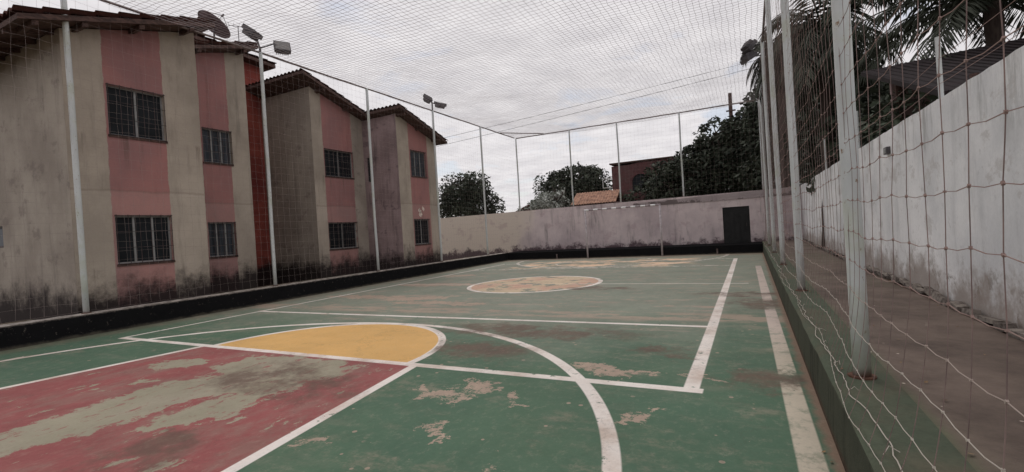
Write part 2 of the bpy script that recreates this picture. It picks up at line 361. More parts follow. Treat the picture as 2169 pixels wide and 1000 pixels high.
def cap_mat():
    t = T('kerb_concrete', .9, .2); n = t.noise(3, 8, .65); f = t.noise(40, 5, .7)
    c = t.mix(n, C(44, 51, 42), C(68, 73, 60)); m = t.ss(t.noise(1.3, 6, .6, off=(2, 0, 0)), .45, .65)
    c = t.mix(t.mul(m, .45), c, C(76, 66, 56)); t.bump(f, .5, .01)
    return t.done(t.scale(c, t.add(.7, t.mul(f, .6))))
M_kerbR = cap_mat()
def black_mat():
    t = T('black_painted_kerb', 1.0, .03); n = t.noise(3, 9, .75); f = t.noise(14, 9, .78)
    c = t.mix(n, C(12, 12, 13), C(24, 24, 25)); c = t.mix(t.mul(t.ss(f, .6, .66), .5), c, C(92, 86, 80))
    d = t.ss(t.add(t.Z, t.mul(t.sub(n, .5), .16)), .07, .0); c = t.mix(t.mul(d, .6), c, C(74, 70, 62))
    e = t.ss(t.add(t.Z, t.mul(t.sub(f, .5), .10)), .375, .40); c = t.mix(t.mul(e, .6), c, C(88, 82, 78)); return t.done(c)
M_kblack = black_mat()
M_black = simple('black_kerb_paint', (22, 22, 23), .5, 1.0, c2=(12, 12, 13), sc=4, spec=.03)
M_kerbtop = simple('pale_kerb_edge', (132, 126, 120), .45, .9, c2=(70, 64, 60), sc=5)
def path_mat():
    t = T('dirty_brown_path', .9, .2); n = t.noise(1.4, 8, .68); f = t.noise(30, 6, .7); b = t.noise(.5, 4, .5, off=(4, 0, 0))
    c = t.mix(t.ss(n, .3, .7), C(86, 75, 68), C(62, 54, 49)); c = t.mix(t.mul(t.ss(b, .45, .65), .5), c, C(78, 74, 62))
    g = t.mul(t.ss(t.add(t.X, t.mul(t.sub(n, .5), .25)), .86, .74), .8); c = t.mix(g, c, C(66, 72, 54))
    e = t.ss(t.add(t.X, t.mul(t.sub(n, .5), .3)), 1.82, 1.95); c = t.mix(e, c, C(52, 40, 34))
    v = t.voro(7); sp = t.mul(t.ss(v.outputs['Distance'], .09, .06), t.ss(t.noise(2, 3, .5), .52, .58)); c = t.mix(t.mul(sp, .7), c, C(170, 160, 148))
    t.bump(t.add(f, n), .5, .012)
    return t.done(t.scale(c, t.add(.78, t.mul(f, .44))), t.add(.6, t.mul(n, .4)))
M_path = path_mat()
M_ground = simple('packed_earth', (84, 72, 60), .5, .95, c2=(60, 62, 44), sc=1.5, bump=.5)
def pole_mat():
    t = T('chipped_pole_paint', .55, .4); n = t.noise(6, 7, .7, st=(1, 1, .35)); f = t.noise(30, 5, .7, st=(1, 1, .5))
    c = t.mix(n, C(148, 150, 149, .42), C(116, 119, 119, .42)); c = t.mix(t.ss(f, .62, .68), c, C(92, 74, 58, .45))
    c = t.mix(t.mul(t.ss(t.noise(2, 6, .6, off=(5, 5, 0)), .5, .65), .35), c, C(120, 124, 100, .45))
    b = t.ss(t.add(t.Z, t.mul(n, .12)), .53, .44); c = t.mix(b, c, C(74, 50, 40, .45)); return t.done(c)
M_pole = pole_mat()
M_rail = simple('weathered_rail', (98, 88, 86), .5, .6, c2=(66, 56, 52), sc=7)
def rope_mat():
    t = T('net_twine', .9, .1); z = t.ss(t.Z, 1.2, .7)
    n = t.noise(5, 4, .6)
    c = t.mix(z, t.mix(n, C(104, 84, 80, .55), C(124, 108, 102, .55)), C(138, 132, 124, .5)); return t.done(c)
M_rope = rope_mat()
M_fine = simple('fine_net_twine', (122, 112, 108), .5, .9, c2=(96, 88, 86), sc=3)
M_vert = simple('brown_net_twine', (106, 90, 86), .5, .9, c2=(80, 68, 66), sc=5)
M_roofnet = simple('roof_net_twine', (138, 130, 132), .45, .9, c2=(108, 102, 104), sc=3)
def tile_mat():
    t = T('weathered_roof_tiles', .95, .08); v = t.noise(6, 6, .7); n = t.noise(1.2, 6, .6)
    c = t.mix(v, C(84, 54, 48, .6), C(54, 38, 36, .6)); c = t.mix(t.mul(t.ss(n, .5, .65), .6), c, C(40, 36, 34, .45))
    t.bump(v, .4, .02); return t.done(c)
M_tile = tile_mat()
M_wood = simple('dark_roof_timber', (58, 44, 40), .35, .85, c2=(34, 26, 24), sc=8, st=(3, 1, 3))
M_glass = simple('dark_window_glass', (24, 27, 30), .6, .45, c2=(16, 18, 21), sc=2, spec=.15)
M_louv = simple('grey_glass_louvres', (50, 54, 60), .5, .4, c2=(24, 27, 31), sc=4, st=(1, 3, .3), spec=.2)
M_frame = simple('aluminium_window_frame', (98, 98, 98), .4, .5, c2=(84, 84, 82), sc=9)
M_grille = simple('dark_iron_grille', (46, 38, 38), .35, .6, c2=(28, 24, 24), sc=9)
M_door = simple('black_metal_door', (20, 20, 20), .3, .6, c2=(13, 13, 13), sc=3)
M_lamp = simple('grey_floodlight_body', (58, 56, 58), .4, .5, c2=(42, 40, 42), sc=9)
M_lens = simple('floodlight_glass', (74, 71, 69), .4, .2, c2=(74, 74, 72), sc=9, spec=.6)
M_dish = simple('grey_dish', (84, 72, 76), .4, .6, c2=(62, 52, 54), sc=4)
M_bark = simple('bark', (48, 42, 38), .4, .95, c2=(36, 30, 28), sc=6, st=(3, 3, .6), bump=.6)
M_brick = None
def leafmat(name, a, b, s=.3):
    t = T(name, .65, .25); n = t.noise(1.1, 3, .6); m = t.noise(7, 3, .6)
    c = t.mix(t.ss(n, .38, .62), C(*a, s), C(*b, s)); c = t.scale(c, t.add(.6, t.mul(m, .8))); return t.done(c)
M_leaf = leafmat('dark_leaves', (20, 24, 18), (40, 44, 36))
M_leaf2 = leafmat('mid_leaves', (30, 36, 28), (46, 52, 42))
M_pale = leafmat('pale_leaves', (56, 60, 52), (120, 122, 118), .35)
M_palm = leafmat('palm_leaflets', (24, 27, 21), (42, 45, 38))
def brick_mat():
    t = T('red_brick_wall', .92, .15); n = t.nt.nodes.new('ShaderNodeTexBrick'); n.inputs['Scale'].default_value = 3.2
    n.inputs['Color1'].default_value = C(66, 38, 40, .5); n.inputs['Color2'].default_value = C(48, 30, 32, .5); n.inputs['Mortar'].default_value = C(72, 56, 54, .4)
    n.inputs['Mortar Size'].default_value = .03
    cb_ = t.nt.nodes.new('ShaderNodeCombineXYZ'); t.nt.links.new(t.add(t.X, t.Y), cb_.inputs[0]); t.nt.links.new(t.Z, cb_.inputs[1]); t.nt.links.new(cb_.outputs[0], n.inputs[0])
    d = t.noise(1, 6, .6); return t.done(t.mix(t.mul(t.ss(d, .48, .62), .5), n.outputs[0], C(56, 46, 44, .35)))
M_brick = brick_mat()
M_orange = simple('orange_clay_tiles', (146, 112, 94), .6, .85, c2=(100, 76, 64), sc=4)

# ------------------------------------------------------------------ setting
KX, FY, KH = -11.4, 22.0, .4        # left kerb face, far kerb face, kerb height
mb = MB(); mb.quad((-600, -600, -.12), (600, -600, -.12), (600, 600, -.12), (-600, 600, -.12)); struct(mb, 'ground', M_ground)
mb = MB(); mb.quad((KX+.0, -7, 0), (.42, -7, 0), (.42, FY, 0), (KX, FY, 0)); struct(mb, 'court_floor', M_court)
# kerbs: black painted on the left and far sides, bare and mossy on the right
mb = MB(); mb.box(KX-.32, KX, -7, FY, -.1, KH); struct(mb, 'kerb_left', M_kblack)
mb = MB(); mb.box(KX-.32, .44, FY, FY+.3, -.1, .37); struct(mb, 'kerb_far', M_kblack)
mb = MB(); ys = [-7+i*.35 for i in range(84)]
for a, b in zip(ys, ys[1:]):
    b = min(b, FY)
    def ex(y): return .42+.012*nz(y*1.7), .455+.018*nz(y*2.1, 3)
    (b0, t0), (b1, t1) = ex(a), ex(b); zt0 = .385+.008*nz(a*1.3, 7); zt1 = .385+.008*nz(b*1.3, 7)
    mb.cur = 1; mb.quad((b0, a, -.05), (t0-.02, a, zt0-.03), (t1-.02, b, zt1-.03), (b1, b, -.05))
    mb.cur = 0; mb.quad((t0-.02, a, zt0-.03), (t0+.01, a, zt0), (t1+.01, b, zt1), (t1-.02, b, zt1-.03))
    mb.quad((t0+.01, a, zt0), (.79, a, .385), (.79, b, .385), (t1+.01, b, zt1))
def face_mat():  # upright kerb face toned darker than the top, streaked, paler along its upper edge
    t = T('dark_kerb_face', .95, .1); n = t.noise(2.2, 9, .72); v = t.noise(3, 8, .75, st=(1, 1, .25), off=(1, 2, 3)); f = t.noise(40, 6, .75)
    c = t.mix(n, C(38, 42, 36), C(62, 62, 52)); c = t.mix(t.mul(t.ss(v, .5, .64), .6), c, C(26, 26, 23))
    c = t.mix(t.mul(t.ss(t.add(t.Z, t.mul(t.sub(n, .5), .12)), .33, .39), .6), c, C(92, 96, 82)); c = t.mix(t.mul(t.ss(t.Z, .07, .0), .6), c, C(60, 44, 36))
    t.bump(f, .5, .01); return t.done(c)
struct(mb, 'kerb_right', [M_kerbR, face_mat()])
mb = MB(); mb.box(.78, 1.88, -7, 24.05, -.1, .381); mb.box(.44, .78, FY+.3, 24.05, -.1, .379); mb.box(1.88, 2.06, -7, 24.05, -.1, .345)
struct(mb, 'path', M_path)
mb = MB(); mb.box(KX-.32, .44, FY+.3, 24.1, -.1, .362); struct(mb, 'far_platform', M_kblack)
mb = MB(); mb.box(KX-.36, KX-.015, -7, FY-.01, KH, KH+.012); struct(mb, 'kerb_cap', M_kerbtop)
mb = MB(); mb.box(-14.3, KX-.33, -7, 24.1, -.1, .2); struct(mb, 'side_strip', M_ground)
# a rough edge of broken mortar along the gutter at the wall's foot
mb = MB(); random.seed(3)
y = -1.0
while y < 23.8:
    L = random.uniform(.15, .5); x = 1.99+random.uniform(-.03, .03)
    mb.obox((x, y+L/2, .39), random.uniform(.05, .11), L, random.uniform(.03, .09), Matrix.Rotation(random.uniform(-.2, .2), 3, 'X') @ Matrix.Rotation(random.uniform(-.3, .3), 3, 'Y'))
    y += L*random.uniform(.7, 1.2)
o = mb.build('mortar_rubble', simple('old_mortar', (96, 90, 84), .42, .95, c2=(46, 40, 37), sc=9, bump=.8)); tag(o, 'broken mortar edging lying along the foot of the whitewashed wall', 'rubble', kind='stuff')

random.seed(12); mb = MB()
for i in range(170):
    if i < 110: x, y, z = random.uniform(.5, 1.9), random.uniform(1.5, 16)**1.0, .386
    else: x, y, z = random.choice([random.uniform(.30, .42), random.uniform(-11.2, .3)]), random.uniform(2, 18), .003
    a = random.uniform(0, 6.3); L = random.uniform(.012, .04); u = Vector((math.cos(a), math.sin(a), .25)); v_ = Vector((-math.sin(a), math.cos(a), .1)); c0 = Vector((x, y, z+.002))
    mb.quad(c0, c0+u*L*.5+v_*L*.3, c0+u*L, c0+u*L*.5-v_*L*.3)
tag(mb.build('leaf_litter', simple('dry_leaves', (110, 90, 66), .5, .9, c2=(60, 46, 36), sc=14)), 'small dry leaves scattered on the path and the court edge', 'litter', kind='stuff')
# boundary walls
far = thing('boundary_wall', (-5, 24.15, 0), 'long mottled pinkish wall across the far end with a black doorway', 'wall')
mb = MB(); zt = lambda x: 2.62+.006*(x+11)
def wseg(x0, x1, z0, z1a, z1b):
    mb.prism([(x0, 24.1, z0), (x1, 24.1, z0), (x1, 24.1, z1b), (x0, 24.1, z1a)], (0, .2, 0))
wseg(-19.5, -1.12, -.1, zt(-19.5), zt(-1.12)); wseg(-1.12, .0, 2.02, zt(-1.12), zt(0)); wseg(.0, 2.05, -.1, zt(0), zt(2.05))
mb.build('wall', M_far, far)
mb = MB(); mb.prism([(-5.2, 24.07, 2.36), (2.0, 24.07, 2.36), (2.0, 24.07, zt(2)+.02), (-5.2, 24.07, zt(-5.2)-.12)], (0, .03, 0))
tag(mb.build('coping_band', plaster('grey_top_band', (112, 104, 104), (96, 88, 88), seed=8, s=.36, z0=2.36, z1=2.44, dark=(48, 42, 40), base=.7), far))
mb = MB(); mb.box(-1.12, 0, 24.16, 24.2, .36, 2.02)
for i in range(5): mb.box(-1.1+i*.22, -1.08+i*.22, 24.14, 24.16, .4, 2.0)
dr = mb.build('door', M_door, far)
mb = MB(); mb.box(-.16, -.12, 24.1, 24.14, 1.1, 1.25); mb.build('handle', M_grille, dr)

rw = thing('boundary_wall', (2.15, 9, 0), 'tall whitewashed wall along the brown path on the right', 'wall')
mb = MB(); ys = [-4+i*.12 for i in range(236)]
for a, b in zip(ys, ys[1:]):
    za, zb = 2.755+.016*nz(a*1.1, 5)+.014*nz(a*4.3, 9), 2.755+.016*nz(b*1.1, 5)+.014*nz(b*4.3, 9)
    mb.quad((2.05, b, -.1), (2.05, a, -.1), (2.05, a, za), (2.05, b, zb)); mb.quad((2.05, a, za), (2.25, a, za), (2.25, b, zb), (2.05, b, zb)); mb.quad((2.25, a, -.1), (2.25, b, -.1), (2.25, b, zb), (2.25, a, za))
mb.build('wall', M_right, rw)
# posts on top of that wall and the strands between them
pst = []
for i, (y, h_, lab) in enumerate([(7.42, .78, 'short pale pipe on the whitewashed wall top, the near one beside the big pole'),
                             (12.2, .85, 'short pale pipe on the whitewashed wall top, the middle one of three'), (16.9, .95, 'short pale pipe on the whitewashed wall top, farthest from the camera')]):
    t = thing('wall_post', (2.12, y, 2.74), lab, 'post', 'pipes on top of the white wall')
    mb = MB(); mb.tube([(2.12, y, 2.7), (2.115, y+.02, 2.74+h_)], .027, 8); mb.build('pipe', M_pole, t)
    mb = MB(); mb.tube([(2.12, y, 2.745), (2.12, y, 2.775)], .05, 8); mb.build('foot', M_right, t)
for z in (2.95, 3.25):
    mb = MB(); p = []
    for i in range(49):
        y = 5+i*.3; p.append((2.1+.01*nz(y, z), y, z-.05*abs(math.sin((y-7.42)/4.75*math.pi))+.01*nz(y*3, z)))
    mb.tube(p, .003, 4)
    tag(mb.build('wire', M_rope), 'lower slack wire strung along the white wall top' if z < 3 else 'upper slack wire strung along the white wall top', 'wire', 'wires along the white wall')
t = thing('junction_box', (2.04, 9.55, 2.42), 'small grey electrical box fixed high on the whitewashed wall', 'box')
mb = MB(); mb.box(2.0, 2.05, 9.46, 9.66, 2.38, 2.49); mb.build('casing', M_lamp, t)
mb = MB(); mb.box(1.992, 2.0, 9.49, 9.63, 2.395, 2.475); mb.build('lid', M_frame, t)

# ------------------------------------------------------------------ net poles and rails
TOPZ = 6.75
def lamp_head(parent, x, y, z, dx, dy, dz, tilt, yaw, side=1):
    arm = MB(); arm.tube([(x, y, z), (x+dx*.6, y+dy*.6, z+dz+.02), (x+dx, y+dy, z+dz)], .02, 6)
    a = arm.build('bracket', M_lamp, parent)
    c = Vector((x+dx, y+dy, z+dz)); m = Matrix.Rotation(yaw, 3, 'Z') @ Matrix.Rotation(tilt, 3, 'X')
    b = MB(); b.obox(c, .42, .12, .35, m); b.obox(c + m @ Vector((0, .09, 0)), .34, .07, .26, m)
    for k in range(7): b.obox(c + m @ Vector((-.15+k*.05, .14, 0)), .012, .05, .26, m)
    h = b.build('floodlight', M_lamp, parent)
    l = MB(); l.obox(c + m @ Vector((0, -.063, 0)), .37, .008, .3, m); l.build('lens', M_lens, h)
YL = [.2, 4.42, 8.52, 12.5, 16.3, 20.2]
labL = {4.42: 'nearest pale pole on the black kerb, before the wide red stripe', 8.52: 'pale pole with two floodlights at the end of the first building',
        12.5: 'plain pale pole before the stained side wall of the second building', 16.3: 'thin pale pole with paired floodlights at the last building corner', 20.2: 'thin pale pole before the dark bush past the buildings', 0.2: 'pale pole beside the near building, left of the picture'}
def pole(x, y, z0, z1, r, lab, lean=0, ph=0, foot=True, am=.018):
    if x > 0: am = .007
    t = thing('net_pole', (x, y, z0), lab, 'pole', 'net poles around the court'); mb = MB()
    p = [(x+lean*(z-z0)+am*nz(z*.5, ph), y+am*nz(z*.5, ph+5), z) for z in [z0+(z1-z0)*i/10 for i in range(11)]]
    mb.tube(p, r, 14); mb.build('shaft', M_pole, t, True)
    if foot:
        f = MB(); f.tube([(x, y, z0), (x, y, z0+.012)], r*1.55, 14); f.build('foot', simple('rusted_foot', (70, 48, 38), .4, .9, sc=20) if 'rusted_foot' not in bpy.data.materials else bpy.data.materials['rusted_foot'], t)
    return t
for y in YL:
    if y < 1: continue
    t = pole(-11.6, y, KH+.012, TOPZ, .05 if y < 6 else .045, labL[y], lean=-.006 if y < 6 else 0, ph=y)
    if y == 8.52:
        lamp_head(t, -11.6, y, TOPZ+.12, .15, -.3, .3, R(-55), R(115)); lamp_head(t, -11.6, y, TOPZ+.12, .1, .62, .2, R(-30), R(60))
        mb = MB(); mb.tube([(-11.6, y, TOPZ), (-11.6, y, TOPZ+.16)], .03, 8); mb.build('head_tube', M_lamp, t)
    if y == 16.3:
        lamp_head(t, -11.6, y, TOPZ+.3, -.05, -.2, .18, R(-60), R(120)); lamp_head(t, -11.6, y, TOPZ+.3, .1, .45, .05, R(-65), R(70))
        mb = MB(); mb.tube([(-11.6, y, TOPZ), (-11.6, y, TOPZ+.36)], .03, 8); mb.build('head_tube', M_lamp, t)
YR = [3.85, 8.0, 12.2, 16.3, 20.3]
labR = ['thickest nearest pole on the right kerb', 'second pole from the camera along the right kerb', 'third pole from the camera on the right kerb',
        'fourth pole on the right kerb, carrying two small floodlights', 'fifth pole on the right kerb, just before the far corner']
for y, lab in zip(YR, labR):
    t = pole(.62, y, .385, TOPZ, .052, lab, lean=-.004, ph=y+20)
    if y == 16.3:
        lamp_head(t, .6, y, 5.75+.95, -.35, .1, .0, R(35), R(120)); lamp_head(t, .6, y, 5.75+.62, -.38, .1, .0, R(60), R(120))
fx = [(-11.62, 'corner pole where the left and far nets meet'), (-8.42, 'far net pole in front of the round dark tree'), (-5.85, 'far net pole at the edge of the brick building'),
      (-2.8, 'far net pole before the big dark trees'), (.62, 'corner pole where the far and right nets meet')]
for x, lab in fx: pole(x, 24.2, 2.62+.006*(x+11), TOPZ, .04, lab, ph=x)
mb = MB(); mb.tube([(-11.62, y, TOPZ+.02*nz(y*.4)-.0) for y in [-2+i*1.0 for i in range(27)]], .028, 8)
tag(mb.build('top_rail', M_rail, smooth=True), 'long rail along the top of the left poles', 'rail', 'rails holding the net roof')
mb = MB(); mb.tube([(x, 24.2, TOPZ+.04*nz(x*.6, 4)) for x in [-11.6+i*.61 for i in range(21)]], .028, 8)
tag(mb.build('top_rail', M_rail, smooth=True), 'rail across the top of the far net', 'rail', 'rails holding the net roof')
mb = MB(); mb.tube([(.6, y, TOPZ+.02*nz(y*.4, 9)) for y in [-2+i*1.0 for i in range(27)]], .028, 8)
tag(mb.build('top_rail', M_rail, smooth=True), 'rail along the top of the right poles', 'rail', 'rails holding the net roof')
mb = MB(); mb.tube([(-11.6, 22.3, TOPZ+.02), (-9.9, 24.2, TOPZ+.03)], .024, 8)
tag(mb.build('corner_brace', M_rail), 'short pipe bracing the far left corner of the rails', 'brace')

# ------------------------------------------------------------------ nets
def net(name, f, u0, u1, v0, v1, du, dv, r, m, lab, sub=2, nside=3, jit=.15, m2=None):
    """f(u,v) -> point; strands along both directions, knots at crossings"""
    mb = MB(); nu = int((u1-u0)/du)+1; nv = int((v1-v0)/dv)+1
    def P(i, j):
        u = u0+i*du+du*jit*nz(i*.73, j*.61, 1.3); v = v0+j*dv+dv*jit*nz(i*.57, j*.83, 7.7); return Vector(f(u, v))
    G = [[P(i, j) for j in range(nv)] for i in range(nu)]
    def line(pts):
        q = []
        for a, b in zip(pts, pts[1:]):
            q.append(a)
            for k in range(1, sub):
                m_ = a.lerp(b, k/sub); m_.z -= .04*(a-b).length; q.append(m_)
        q.append(pts[-1]); mb.tube(q, r, nside, False)
    mb.cur = 1 if m2 else 0
    for i in range(nu): line(G[i])
    mb.cur = 0
    for j in range(nv): line([G[i][j] for i in range(nu)])
    if m2:                                       # small knots where the twines cross, on the part close enough to show them
        for i in range(6, min(60, nu)):
            for j in range(0, 14): mb.obox(G[i][j], .0075, .0075, .011, Matrix.Rotation(i+j*.7, 3, 'X'))
    return tag(mb.build(name, [m, m2] if m2 else m), lab, 'net', 'nets enclosing the court')
def fr(y, z):      # right net, slack, drawn into the court at its foot
    k = (z-.4)
    return (.6-.15*math.exp(-k/.28)*(.8+.5*nz(y*.5, 2))+.05*nz(y*.45, z*.5)+.015*nz(y*2, z*2), y+.03*nz(y, z*1.5), z+.035*nz(y*.9, 3)+.02*nz(y*2.2, z))
net('right_net', fr, .2, 24, .4, TOPZ, .19, .193, .0018, M_rope, 'knotted square mesh net hanging along the right kerb', 2, 4, .1, m2=M_vert)
net('left_net', lambda y, z: (-11.6+.04*nz(y*.4, z*.4, 3), y, z), .2, 24, .45, TOPZ, .19, .19, .0014, M_fine, 'fine mesh net between the left poles before the buildings', 1, 3)
net('far_net', lambda x, z: (x, 24.05-.04*abs(nz(x*.4, z*.4, 3)), z), -11.6, .6, 2.5, TOPZ, .19, .19, .0013, M_fine, 'mesh net stretched between the poles above the far wall', 1, 3)
def ft(x, y):
    s1 = math.sin((x+11.6)/12.2*math.pi)
    return (x, y, TOPZ-.22*s1-.05*abs(math.sin(y*math.pi/4.1))*(1-s1*.6)+.06*nz(x*.5, y*.5)+.015*nz(x*2, y*2))
def ftd(u, v): return ft(u, v)
net('roof_net', ftd, -11.6, .6, .4, 24.0, .14, .14, .0037, M_roofnet, 'fine mesh net stretched overhead as a roof across the court', 1, 3, .3)
# hem rope lying on the right kerb, and frayed ends
mb = MB(); mb.tube([(.5+.07*nz(y*.9, 1)+.03*nz(y*3.1)+.012*nz(y*9), y, .40+.012*abs(nz(y*3, 5))) for y in [.3+i*.05 for i in range(470)]], .003, 5)
tag(mb.build('hem_rope', M_rope, smooth=True), 'pale twine lying in curves along the mossy right kerb', 'rope')
random.seed(5)
mb = MB()
for i in range(9):
    y = 1.6+i*.62+random.uniform(-.2, .2); x = .52+.09*nz(y*.9, 1); a = random.uniform(0, 6.28); L = random.uniform(.03, .08)
    mb.tube([(x, y, .4), (x+math.cos(a)*L*.5, y+math.sin(a)*L*.5, .4+.02), (x+math.cos(a+.7)*L, y+math.sin(a+.7)*L, .395)], .0022, 4)
tag(mb.build('twine_ends', M_rope), 'frayed twine ends scattered along the mossy right kerb', 'twine', kind='stuff')

# ------------------------------------------------------------------ goal
g = thing('futsal_goal', (-5.4, 21.7, 0), 'bare metal goal frame before the far wall', 'goal')
GX0, GX1, GY = -7.0, -3.55, 21.75
bands = [simple('goal_white', (196, 192, 192), .42, .5, c2=(170, 164, 164), sc=9), simple('goal_grey', (112, 104, 106), .4, .6, c2=(92, 84, 86), sc=9)]
for x, top in ((GX0, 2.28), (GX1, 2.28)):
    mb = MB(); mb.tube([(x, GY, 0), (x, GY, top)], .04, 10); mb.build('post', simple('goal_post_paint', (138, 132, 134), .42, .55, c2=(112, 106, 108), sc=9) if x == GX0 else bpy.data.materials['goal_post_paint'], g, True)
mb = MB(); n = 16
for i in range(n):
    mb.cur = i % 2; a = GX0-.04+(GX1-GX0+.08)*i/n; b = GX0-.04+(GX1-GX0+.08)*(i+1)/n; mb.tube([(a, GY, 2.30), (b, GY, 2.30)], .04, 10)
mb.build('crossbar', bands, g, True)
for x, lab in ((-8.6, 'short metal stub rising from the floor at the far kerb, left of the goal'), (-1.3, 'short metal stub rising from the floor at the far kerb, near the black door')):
    mb = MB(); mb.tube([(x, 21.8, 0), (x, 21.8, .22)], .03, 8); mb.tube([(x, 21.8, .22), (x, 21.8, .24)], .042, 8)
    tag(mb.build('pipe_stub', M_rail), lab, 'stub', 'pipe stubs by the far kerb')

# ------------------------------------------------------------------ buildings
def window(parent, X, y0, y1, z0, z1, glass, panes=2, grille=True, openleft=0, bars=5, horiz=3):
    fr_ = MB(); d = .07
    for a, b, c_, e_ in ((y0, y1, z0, z0+.035), (y0, y1, z1-.035, z1), (y0, y0+.035, z0+.035, z1-.035), (y1-.035, y1, z0+.035, z1-.035)):
        fr_.box(X-d-.04, X-d, a, b, c_, e_)
    for k in range(1, panes): yy = y0+(y1-y0)*k/panes; fr_.box(X-d-.038, X-d+.002, yy-.02, yy+.02, z0+.035, z1-.035)
    f = fr_.build('window', M_frame, parent)
    gl = MB(); gl.box(X-d-.03, X-d-.02, y0+.03, y1-.03, z0+.03, z1-.03); gl.build('pane', glass, f)
    if grille:
        g_ = MB()
        for k in range(bars+1): yy = y0+.01+(y1-y0-.02)*k/bars; g_.tube([(X+.035, yy, z0-.02), (X+.035, yy, z1+.02)], .007, 5)
        for k in range(horiz+1):
            zz = z0+(z1-z0)*k/horiz; g_.tube([(X+.03, y0-.01, zz), (X+.03, y1+.01, zz)], .009 if k in (0, horiz) else .006, 5)
        for zz in (z0, z1):
            for yy in (y0, y1): g_.tube([(X+.035, yy, zz), (X-.02, yy, zz)], .009, 5)
        g_.build('grille', M_grille, f)
    s_ = MB(); s_.box(X-.1, X+.025, y0-.02, y1+.02, z0-.05, z0-.005); s_.build('sill', M_wood, f)

def facade(parent, X, ycols, cols, holes, ztop, thick=.18, zb=-.1):
    """strip wall on plane X; cols[i] is the material of the strip ycols[i]..ycols[i+1]"""
    def quad(mb, ya, yb, za, zbv, slope=False):
        if slope: mb.prism([(X, ya, za), (X, yb, za), (X, yb, ztop(yb)), (X, ya, ztop(ya))], (-thick, 0, 0))
        else: mb.prism([(X, ya, za), (X, yb, za), (X, yb, zbv), (X, ya, zbv)], (-thick, 0, 0))
    for ya, yb, m, nm in zip(ycols, ycols[1:], cols, range(99)):
        mb = MB(); hs = sorted([h for h in holes if h[0] < yb and h[1] > ya], key=lambda h: h[2])
        z = zb
        for h in hs:
            quad(mb, ya, yb, z, h[2]); 
            if h[0] > ya: quad(mb, ya, h[0], h[2], h[3])
            if h[1] < yb: quad(mb, h[1], yb, h[2], h[3])
            z = h[3]
        quad(mb, ya, yb, z, 0, True)
        mb.build('wall_stripe', m, parent)

def tiled_roof(parent, x0, x1, y0, y1, zf, thick=.1, per=.2, course=.42, amp=.045):
    """tiles run along Y, waves along X, corrugated surface standing on a plain deck"""
    mb = MB(); nx = int((x1-x0)/per*6); rowsN = int(math.ceil(abs(y1-y0)/course)); up = 1 if zf(y1) > zf(y0) else -1
    for r in range(rowsN):
        ya = y0+(y1-y0)*r/rowsN; yb = y0+(y1-y0)*(r+1)/rowsN
        jog = [.012*nz(i*.31, r*1.7) for i in range(nx//6+2)]
        base = len(mb.v)
        for i in range(nx+1):
            x = x0+(x1-x0)*i/nx; ph = (x-x0)/per; c_ = abs(math.sin(ph*math.pi)); h = amp*c_*1.5+jog[int(ph)]
            lo, hi = (ya, yb) if up > 0 else (yb, ya)
            ov = .03*(1 if up > 0 else -1)
            mb.v.append((x, lo-ov, zf(lo)+h+.035)); mb.v.append((x, hi, zf(hi)+h)); mb.v.append((x, lo-ov, zf(lo)+h-.0))
        for i in range(nx):
            a = base+i*3; mb.f.append((a, a+3, a+4, a+1)); mb.mi.append(0); mb.f.append((a+2, a+5, a+3, a)); mb.mi.append(0)
    rf = mb.build('roof', M_tile, parent)
    d = MB()
    d.prism([(x1-.02, y0+.02, zf(y0)-.02), (x1-.02, y1-.02, zf(y1)-.02), (x1-.02, y1-.02, zf(y1)-.02-thick), (x1-.02, y0+.02, zf(y0)-.02-thick)], (-(x1-x0)+.04, 0, 0))
    d.build('roof_deck', M_wood, rf)
    return rf

# --- near building
b1 = thing('apartment_building', (-15, 7, 0), 'near two storey block with beige and red stripes, satellite dish above its roof', 'building', 'striped apartment buildings')
z1 = lambda y: 5.98+.31*(y-3.7)                 # roof plane, rises away from the camera
wt1 = lambda y: z1(y)-.14
facade(b1, -12.03, [4.46, 5.12, 6.27, 7.05], [M_beige, M_red, M_beige], [(5.17, 6.26, 1.31, 2.35), (5.17, 6.27, 4.08, 5.15)], wt1)
facade(b1, -14.2, [7.05, 8.33, 9.2, 9.82], [M_beige, M_red, M_beige], [(8.37, 9.19, 1.28, 2.30), (8.37, 9.24, 4.09, 5.10)], wt1)
mb = MB()   # side wall towards the camera, with a small opening low on the left
def sidewall(mb, y, x0, x1, z0, z1_, th=.18, hole=None):
    if hole:
        hx0, hx1, hz0, hz1 = hole
        for a, b, c_, e_ in ((x0, hx0, z0, z1_), (hx1, x1, z0, z1_), (hx0, hx1, z0, hz0), (hx0, hx1, hz1, z1_)): mb.box(a, b, y, y+th, c_, e_)
    else: mb.box(x0, x1, y, y+th, z0, z1_)
sidewall(mb, 4.456, -24, -12.21, -.1, wt1(4.46)-.0, hole=(-16.5, -15.45, 1.84, 2.34)); mb.box(-12.21, -12.034, 4.456, 4.46, -.1, wt1(4.46))
mb.build('side_wall', M_beige2, b1)
mb = MB(); mb.box(-14.2, -12.21, 6.87, 7.046, -.1, wt1(6.9)); mb.prism([(-14.38, 9.82, -.1), (-14.38, 9.82, wt1(9.82)), (-24, 9.82, wt1(9.82)), (-24, 9.82, -.1)], (0, -.18, 0)); mb.build('return_wall', M_beige2, b1)
f = MB(); f.box(-16.5, -15.45, 4.5, 4.53, 1.84, 2.34); wf = f.build('window', M_louv, b1)
f = MB(); [f.box(a, b, 4.47, 4.53, c_, e_) for a, b, c_, e_ in ((-16.5, -16.46, 1.84, 2.34), (-15.49, -15.45, 1.84, 2.34), (-16.46, -15.49, 1.84, 1.88), (-16.46, -15.49, 2.30, 2.34))]; f.build('frame', M_grille, wf)
window(b1, -12.03, 5.17, 6.27, 4.08, 5.15, M_glass, 2)
